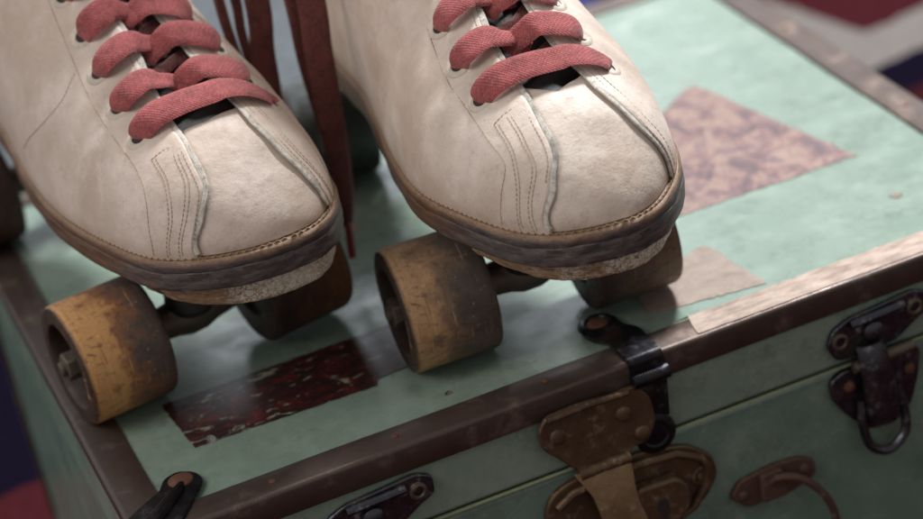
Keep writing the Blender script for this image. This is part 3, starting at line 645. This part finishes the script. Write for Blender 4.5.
def make_boot(k, root, mat_l):
    bt = Boot(k); fe = FE[k]
    # outsole / midsole slab with a welt step, slightly irregular
    o = bt.sole; n = len(o); rr = random.Random(5)
    prof = [(-6, ZS), (-1.2, ZS), (-.3, ZS+.6), (0, ZS+2), (.15, ZS+4.6), (.0, ZS+5.1), (.1, ZS+5.7), (.25, ZS+8.9), (-.18, ZS+9.3), (.15, ZS+9.8), (.05, ZS+12.9), (-.35, ZS+13.6), (-.9, ZS+14.4), (-4.5, ZS+15.0), (-8, ZS+15.0)]
    nz = np.cumsum([rr.uniform(-.12, .12) for _ in range(n)]); nz -= np.linspace(0, nz[-1], n)
    rings = []
    for off, z in prof:
        r = inset(o, -off); w = .25*np.sin(np.arange(n)*.37+z)+.2*nz if off > -2 else 0*nz
        r = r+(r-r.mean(0))/np.linalg.norm(r-r.mean(0), axis=1)[:, None]*w[:, None]
        zz = z+(.35*np.sin(np.arange(n)*.11) if z > ZS+1 and z < ZS+13.9 else 0)
        rings.append(np.concatenate([r, np.zeros((n, 1))+np.reshape(zz, (-1, 1)) if np.ndim(zz) else np.full((n, 1), zz)], 1))
    g = MB(); g.grid(np.array(rings), closed_v=True)
    g.add(rings[0], [tuple(range(n))]); g.add(rings[-1], [tuple(range(n))])
    sole = g.build('sole', MAT['sole'], root, angle=50)
    # welt stitching: small stitches along the top of the welt
    w = inset(o, 1.7); s = np.r_[0, np.cumsum(np.linalg.norm(np.diff(w, axis=0), axis=1))]; L = s[-1]; cnt = int(L/3.3); g = MB()
    for i in range(cnt):
        a0, a1 = (i+.14)*L/cnt, (i+.86)*L/cnt
        p0 = [np.interp(a0, s, w[:, j]) for j in (0, 1)]; p1 = [np.interp(a1, s, w[:, j]) for j in (0, 1)]
        pm = [(p0[j]+p1[j])/2 for j in (0, 1)]
        g.tube([(*p0, ZS+14.5), (*pm, ZS+15.4), (*p1, ZS+14.5)], .48, 5)
    g.build('welt_stitching', MAT['welt_thread'], sole)
    # toe tap under the front
    q = inset(o, 5.5); fr = q[q[:, 1] < o[:, 1].min()+62]
    idx = [i for i in range(n) if q[i, 1] < o[:, 1].min()+60]; st = next(i for i in idx if (i-1) % n not in idx)
    ring = []; i = st
    while i in idx: ring.append(tuple(q[i])); i = (i+1) % n
    rings = []
    TAPH = 11.5 if k == 'A' else 9.5; ring = np.array(ring); ring[:, 0] += (4.5 if k == 'A' else 1.5)*np.clip((20-ring[:, 0])/40, 0, 1); c0 = ring.mean(0)
    for f, z in ((.985, ZS-.1), (1.0, ZS-3), (.995, ZS-TAPH*.7), (.97, ZS-TAPH*.93), (.93, ZS-TAPH)):
        r = c0+(ring-c0)*f; rings.append(np.concatenate([r, np.full((len(r), 1), z)], 1))
    rings = np.array(rings); jr = np.random.RandomState(4); rings[1:4, :, 2] += .35*np.sin(np.arange(len(ring))*.5)[None, :]; rings[2:5] += jr.uniform(-.10, .10, (1,)+rings.shape[1:])*np.array([1, 1, 1.3])
    g = MB(); g.grid(rings, closed_v=True); g.add(rings[0], [tuple(range(len(ring)))]); g.add(rings[-1], [tuple(range(len(ring)))])
    g.build('toe_tap', MAT['tap'], sole, angle=50)
    # heel block
    idx = [i for i in range(n) if o[i, 1] > o[:, 1].max()-75]; st = next(i for i in idx if (i-1) % n not in idx); ring = []; i = st
    while i in idx: ring.append(tuple(q[i])); i = (i+1) % n
    MB().prism(ring, ZS-12, ZS-.2, 'z').build('heel', MAT['sole'], sole, bevel=1.2)
    # toe piece (vamp)
    th = np.array(fe['throat'], float); tt = np.linspace(-1, 1, 150); thd = np.interp(tt, th[:, 0], th[:, 1])
    u = np.linspace(0, 1, 90)**1.7; Dg = u[:, None]*thd[None, :]; Dg = np.maximum(Dg, .02); Tg = np.broadcast_to(tt, Dg.shape)
    dent = -2.2*np.exp(-((Dg-19)/11)**2-((Tg-.12)/.38)**2)-.9*np.exp(-((Dg-33)/5)**2-((Tg+.02)/.2)**2)+.35*np.sin(Dg*.23+Tg*4)*np.exp(-((Dg-32)/14)**2)
    roll = -1.2*np.clip(1-(thd[None, :]-Dg)/2.5, 0, 1)**2
    Po = bt.S(Dg, Tg, .2+dent*.6+roll*.3); Pi = bt.S(Dg[-30:], Tg[-30:], -1.8)
    g = MB(); g.grid(Po, 0); g.grid(Pi, 1); g.grid(np.array([Po[-1], .5*(Po[-1]+Pi[-1])+np.array([0, .4, 0]), Pi[-1]]), 0)
    g.build('toe_piece', [mat_l, MAT['lining']], root, angle=80)
    # inner tongue and lining
    d = np.linspace(34, 215, 60)[:, None]; t = np.linspace(-.5, .55, 30)[None, :]
    dd, tt2 = np.broadcast_arrays(d, t)
    To = bt.S(dd, tt2, -6.0-1.6*np.sin(dd*.12)*np.cos(tt2*6)-5*np.clip((50-dd)/16, 0, 1)); Ti = To-np.array([0, 0, 2.5])
    g = MB(); g.grid(To); g.grid(Ti); g.build('tongue', MAT['tongue'], root)
    ql = quarter(bt, -1, fe['L'], mat_l, root); qr = quarter(bt, 1, fe['R'], mat_l, root)
    # stitched seams on the panels
    for side, par in ((-1, ql), (1, qr)):
        g = MB(); g2 = MB(); h2 = MB()
        E = catmull(fe['L'] if side < 0 else fe['R'], 10); E = E[(E[:, 0] > 13) & (E[:, 0] < 185)]
        P3 = bt.S(E[:, 0], E[:, 1])
        runs = [(catmull(sm, 10), 1) for sm in fe['seams'] if np.sign(sm[len(sm)//2][1]) == side]
        runs += [(r0+np.array([.9, .022*side]), 0) for r0, _ in runs[1:3]]
        # a row following the cut edge
        hwid = np.linalg.norm(bt.S(E[:, 0], E[:, 1]+.02*side)-P3, axis=1)/.02
        Eo = E.copy(); Eo[:, 1] += side*2.6/hwid; Eo = Eo[Eo[:, 0] < 178]; runs.append((Eo, 0))
        for R_, seamline in runs:
            C = bt.S(R_[:, 0], R_[:, 1], np.full(len(R_), 2.12)); s = np.r_[0, np.cumsum(np.linalg.norm(np.diff(C, axis=0), axis=1))]
            L = s[-1]; cnt = max(2, int(L/2.0))
            at = lambda a: tuple(np.interp(a, s, C[:, j]) for j in range(3))
            for i in range(cnt):
                p0, p1 = at((i+.12)*L/cnt), at((i+.80)*L/cnt); pm = at((i+.46)*L/cnt)
                g.tube([p0, (pm[0], pm[1], pm[2]+.12), p1], .20, 4)
            if seamline:
                N_ = bt.N(R_[:, 0], R_[:, 1]); C2 = C-N_*.16
                g2.tube([tuple(p) for p in resample(C2, max(8, int(L/2)))], .20, 5)
        Bd = catmull(fe['L'] if side < 0 else fe['R'], 10); Bd = Bd[(np.arange(len(Bd)) > 2) & (Bd[:, 0] < 205)]
        Cb = bt.S(Bd[:, 0], Bd[:, 1], np.full(len(Bd), .9)); Nb = bt.N(Bd[:, 0], Bd[:, 1]); Tb = unit(np.gradient(Cb, axis=0)); Wb = unit(np.cross(Nb, Tb))
        if np.mean(Wb[:, 0])*side > 0: Wb = -Wb
        q_ = np.arange(len(Bd)); Cb = Cb+Wb*.75+Nb*(.15+np.clip((Bd[:, 0]-14)/25, 0, 1)*.5)[:, None]
        gb = MB(); ribbon(gb, Cb, Wb, Nb, 2.8+.5*np.sin(q_*.43)*np.sin(q_*.11), 1.0, bulge=.05); gb.build('binding', MAT['binding'], par, angle=80)
        g.build('stitching', MAT['thread'], par)
        if g2.v: g2.build('seam', MAT['seam'], par)
        # eyelets: worn oval rings with a dark hole
        holes = fe['hl'] if side < 0 else fe['hr']
        for hd_, ht in holes:
            c = bt.S(np.array([hd_]), np.array([ht]), np.array([1.9]))[0]; nn = bt.N(np.array([hd_]), np.array([ht]))[0]
            e = MB().lathe([(6.2, -.6), (5.9, .12), (5.0, .55), (4.0, .6), (3.2, .3), (2.9, -.3)], tuple(c), tuple(nn), 24).build('eyelet', MAT['ring'], par)
            MB().lathe([(3.3, .25), (.01, .25)], tuple(c), tuple(nn), 16).build('hole', MAT['lining'], e)
    return bt

def make_wheel(parent, x, y, mat, flip=False, hubmat='hub', dz=0., rz=0.):
    """wheel centred at local (x, y, 28.5); outer face at -x unless flipped"""
    w = empty('wheel', (x, y, 28.5+dz)); w.parent = parent
    w.rotation_euler = (0, -math.atan2(dz, 84), rz+(math.pi if flip else 0))
    if flip: w.rotation_euler = (0, math.atan2(dz, 84), rz+math.pi)
    Wd, R = 41.0, 28.5; h = Wd/2
    prof = [(7.0, -h+13), (17.5, -h+12), (19.0, -h+3), (19.6, -h+.8), (20.4, -h), (26.3, -h), (27.6, -h+.5), (28.3, -h+1.8), (R, -h+4), (R-.15, 0), (R, h-4), (28.2, h-1.6), (27.3, h-.4), (26, h), (15, h), (14, h-3), (6, h-4)]
    MB().lathe(prof, (0, 0, 0), (1, 0, 0), 72).build('tyre', MAT[mat], w, angle=40)
    g = MB().lathe([(17.8, -h+13.5), (17.2, -h+10.5), (15.8, -h+9.5), (14.5, -h+10.5), (12.5, -h+13.0), (9.5, -h+12), (8.5, -h+8), (6.8, -h+6.5), (5.0, -h+6.5), (4.6, -h+9)], (0, 0, 0), (1, 0, 0), 40)
    g.build('bearing', MAT[hubmat], w, angle=40)
    pts = [(6.9*math.cos(a), 6.9*math.sin(a)) for a in [math.pi/3*k+.3 for k in range(6)]]
    MB().prism(pts, -h-1.5, -h+7.0, 'x').build('axle_nut', MAT['nut'], w, bevel=.7)
    MB().lathe([(3.4, -h+2), (3.4, -h-3.2), (2.6, -h-3.9), (.01, -h-3.9)], (0, 0, 0), (1, 0, 0), 16).build('axle_end', MAT['nut'], w, angle=40)
    return w

def make_truck(parent, y, toe, rz=0., tilt=0.):
    t = empty('truck', (0, y, tilt*42)); t.parent = parent; t.rotation_euler = (0, -tilt, rz)
    t.location = Vector((0, y+rz*42, tilt*42))*MM
    g = MB(); xs = [-22, -18, -10, -4, 4, 10, 18, 22]; rs_ = [7.0, 7.2, 8.2, 10, 10, 8.2, 7.2, 7.0]
    g.tube([(x, 0, 28.5) for x in xs], rs_, 18).build('hanger', MAT['truck'], t, angle=50)
    MB().tube([(-56, 0, 28.5), (56, 0, 28.5)], 3.0, 12).build('axle', MAT['nut'], t)
    s = -1 if toe else 1
    MB().tube([(0, -s*4, 30), (0, -s*16, 46), (0, -s*20, 60)], [8, 6.5, 7], 14).build('pivot_arm', MAT['truck'], t)
    MB().lathe([(.01, -15), (4, -15), (4, -12), (10, -11), (12, -7), (10, -3), (8, -1), (11, 3), (13, 8), (11, 12), (6, 13), (6, 30)], (0, s*6, 44), (0, s*.25, 1), 24).build('cushion', MAT['rubber'], t)
    MB().box(-15, 12, -30 if toe else -34, 30 if toe else -4, 58, 66).build('base_block', MAT['dark_steel'], t, bevel=3, seg=3)
    return t

def drop(pts, parent, name, width, mat='lace_shaded', wd=(1, 0, 0), taper=None, tw=0.0):
    """a lace end hanging down; pts in the skate's own millimetres"""
    C = resample(catmull(pts, 10), 50); T = unit(np.gradient(C, axis=0)); w0 = np.array(wd, float)
    W = unit(w0[None, :]-T*np.sum(T*w0, -1)[:, None]); N = np.cross(T, W)
    a = tw*np.sin(np.linspace(0, 4, len(C)))[:, None]; W2 = W*np.cos(a)+N*np.sin(a); N2 = -W*np.sin(a)+N*np.cos(a)
    ws = np.full(len(C), float(width)) if taper is None else np.interp(np.linspace(0, 1, len(C)), [p[0] for p in taper], [p[1] for p in taper])
    g = MB(); ribbon(g, C, W2, N2, ws, 1.5, bulge=.8); return g.build(name, MAT[mat], parent, angle=80)

# ================================================================ the two skates
def skate(k, loc, rz, mat_l, label, wheels, front_adj):
    r = empty('roller_skate', loc, rz, label, "roller skate", "pair of old roller skates standing on the case")
    bt = make_boot(k, r, mat_l)
    g = MB(); g.prism(round_poly([(-24, -48), (24, -48), (27, -20), (20, 60), (16, 160), (10, 200), (4, 210), (-20, 210), (-24, 200), (-22, 160), (-20, 60), (-27, -20)], 8), 66, 71, 'z')
    g.prism(round_poly([(-26, -40), (26, -40), (26, 34), (-26, 34)], 6), 71.1, 75.8, 'z')
    g.build('sole_plate', MAT['dark_steel'], r, bevel=1)
    for i, (y, toe) in enumerate(((0, True), (WB, False))):
        dx, dy, dz = front_adj if toe else (0, 0, 0)
        make_truck(r, y, toe, dy/84, dz/84)
        make_wheel(r, -TH, y, wheels[2*i], rz=dy/84*.5); make_wheel(r, TH+dx, y+dy, wheels[2*i+1], True, dz=dz, rz=dy/84)
    return r, bt
WB, TH = 216.5, 42.2
ra, ba = skate('A', (67.3, 123.3, 0), 0.1006, MAT['leather_a'], "left of the two cream leather skates, with an amber front wheel near the case corner", ['w_amber', 'w_red', 'w_red', 'w_red'], (6, 8, 1.6))
rb, bb = skate('B', (205.0, 56.7, 0), -0.0898, MAT['leather_b'], "right of the two cream leather skates, beside the pink marbled label", ['w_tan', 'w_brown', 'w_black', 'w_brown'], (1, 5, 1.2))

def lacing(bt, r, k):
    fe = FE[k]; hl, hr = fe['hl'], fe['hr']
    EL = lambda d: float(np.interp(d, [p[0] for p in catmull(fe['L'][3:], 6)], [p[1] for p in catmull(fe['L'][3:], 6)]))
    ER = lambda d: float(np.interp(d, [p[0] for p in catmull(fe['R'][3:], 6)], [p[1] for p in catmull(fe['R'][3:], 6)]))
    # bottom bar over both edges
    a, b = hl[0], hr[0]; el, er = EL(a[0]), ER(b[0])
    lace_piece(bt, [(a[0]-.5, a[1]-.010, .8, .62), (a[0]-.5, a[1]+.035, 4.6, .95), (a[0]-1, el-.05, 7.0, 1.05), (a[0]-1.5, el+.08, 6.6, 1.0), ((a[0]+b[0])/2-2, .06, 6.2, .98), (b[0]-1, er-.06, 6.8, 1.0), (b[0]-.5, er+.06, 6.4, .95), (b[0]-.3, b[1]-.035, 4.2, .8), (b[0]-.2, b[1]+.0, 1.6, .62)], r, 12.8, 0)
    for i in range(1, len(hl)):
        h = hl[i]; el = EL(h[0]); w = 12.4
        lace_piece(bt, [(h[0]-1, h[1]-.012, .8, .6), (h[0]-1, h[1]+.035, 5.6, 1.0), (h[0]-1, (h[1]+el)/2+.01, 7.4, 1.08), (h[0]-.5, el-.01, 6.6, 1.0), (h[0]-2, el+.045, 3.6, .74), (h[0]-3, el+.10, .6, .62), (h[0]-6, el+.15, -4, .5)], r, w, i, twist=.18)
    for i in range(1, len(hr)):
        h = hr[i]; er = ER(h[0]); w = 12.4
        lace_piece(bt, [(h[0]-.5, h[1]+.0, 1.8, .62), (h[0]-.5, h[1]-.035, 5.4, .9), (h[0]+.2, (h[1]+er)/2, 6.8, 1.06), (h[0]+1.0, er-.05, 6.8, 1.05), (h[0]+1.0, er-.11, 5.2, .98), (h[0]+.5, er-.18, 1.0, .8), (h[0]-1, er-.23, -3.5, .6)], r, w, i+3, twist=-.15)
    for i in range(min(len(hl), len(hr))-1):
        lace_piece(bt, [(hl[i][0]+2, EL(hl[i][0])-.03, -1.6, .8), (hl[i][0]+8, .02, -3.4, .8), (hr[i+1][0]-3, ER(hr[i+1][0])+.03, -1.6, .8)], r, 8.5, i+7, mat='lace_shaded')
lacing(ba, ra, 'A'); lacing(bb, rb, 'B')

# lace ends hanging between the boots (they belong to the left skate)
inv = Matrix.Rotation(-0.1006, 3, 'Z')
def loc_a(p): v = Vector((p[0]-67.3, p[1]-123.3, 0)); v = inv @ v; return (v.x, v.y, p[2])
def hang(pts, width, wd=(1, .1, 0), taper=None, tw=0., mat='lace_shaded'):
    return drop([loc_a(p) for p in pts], ra, 'lace_end', width, mat, wd, taper, tw)
le = hang([(88, 250, 300), (120, 215, 305), (150, 180, 262), (161, 160, 200), (161, 158, 142), (159, 158, 118), (158, 158, 93), (157, 158, 67), (155, 158, 42), (153.5, 158, 29)], 14.5, wd=(1, -.25, 0), taper=[(0, 9), (.3, 12.5), (.55, 13.5), (.78, 13), (.90, 11), (.96, 9.5), (1, 5)], tw=.3)
MB().tube([loc_a(p) for p in [(153.8, 158, 31), (152.8, 157.5, 23), (151.8, 157, 13)]], [2.3, 2.2, 1.8], 10).build('aglet', MAT['aglet'], le)
hang([(86, 248, 300), (112, 225, 300), (140, 195, 262), (155, 177, 200), (156, 175, 140), (155, 175, 109), (156, 175, 82), (157, 176, 61)], 7.5, taper=[(0, 7), (.6, 7.5), (1, 6)], tw=.7)
hang([(84, 246, 300), (106, 222, 300), (132, 195, 255), (142, 184, 200), (142, 182, 141), (139, 182, 117), (138, 182, 100), (137, 182, 84)], 13, wd=(1, -.2, 0), taper=[(0, 9), (.5, 13), (1, 11)], tw=.2)
hang([(82, 244, 300), (96, 225, 300), (118, 200, 250), (126, 189, 190), (126, 188, 144), (127, 188, 124), (130, 188, 95)], 5.5, tw=.3)
hang([(80, 244, 300), (92, 226, 300), (122, 200, 250), (133, 192, 190), (134, 190, 141), (133, 190, 126), (134, 190, 98)], 5.5, tw=.4)
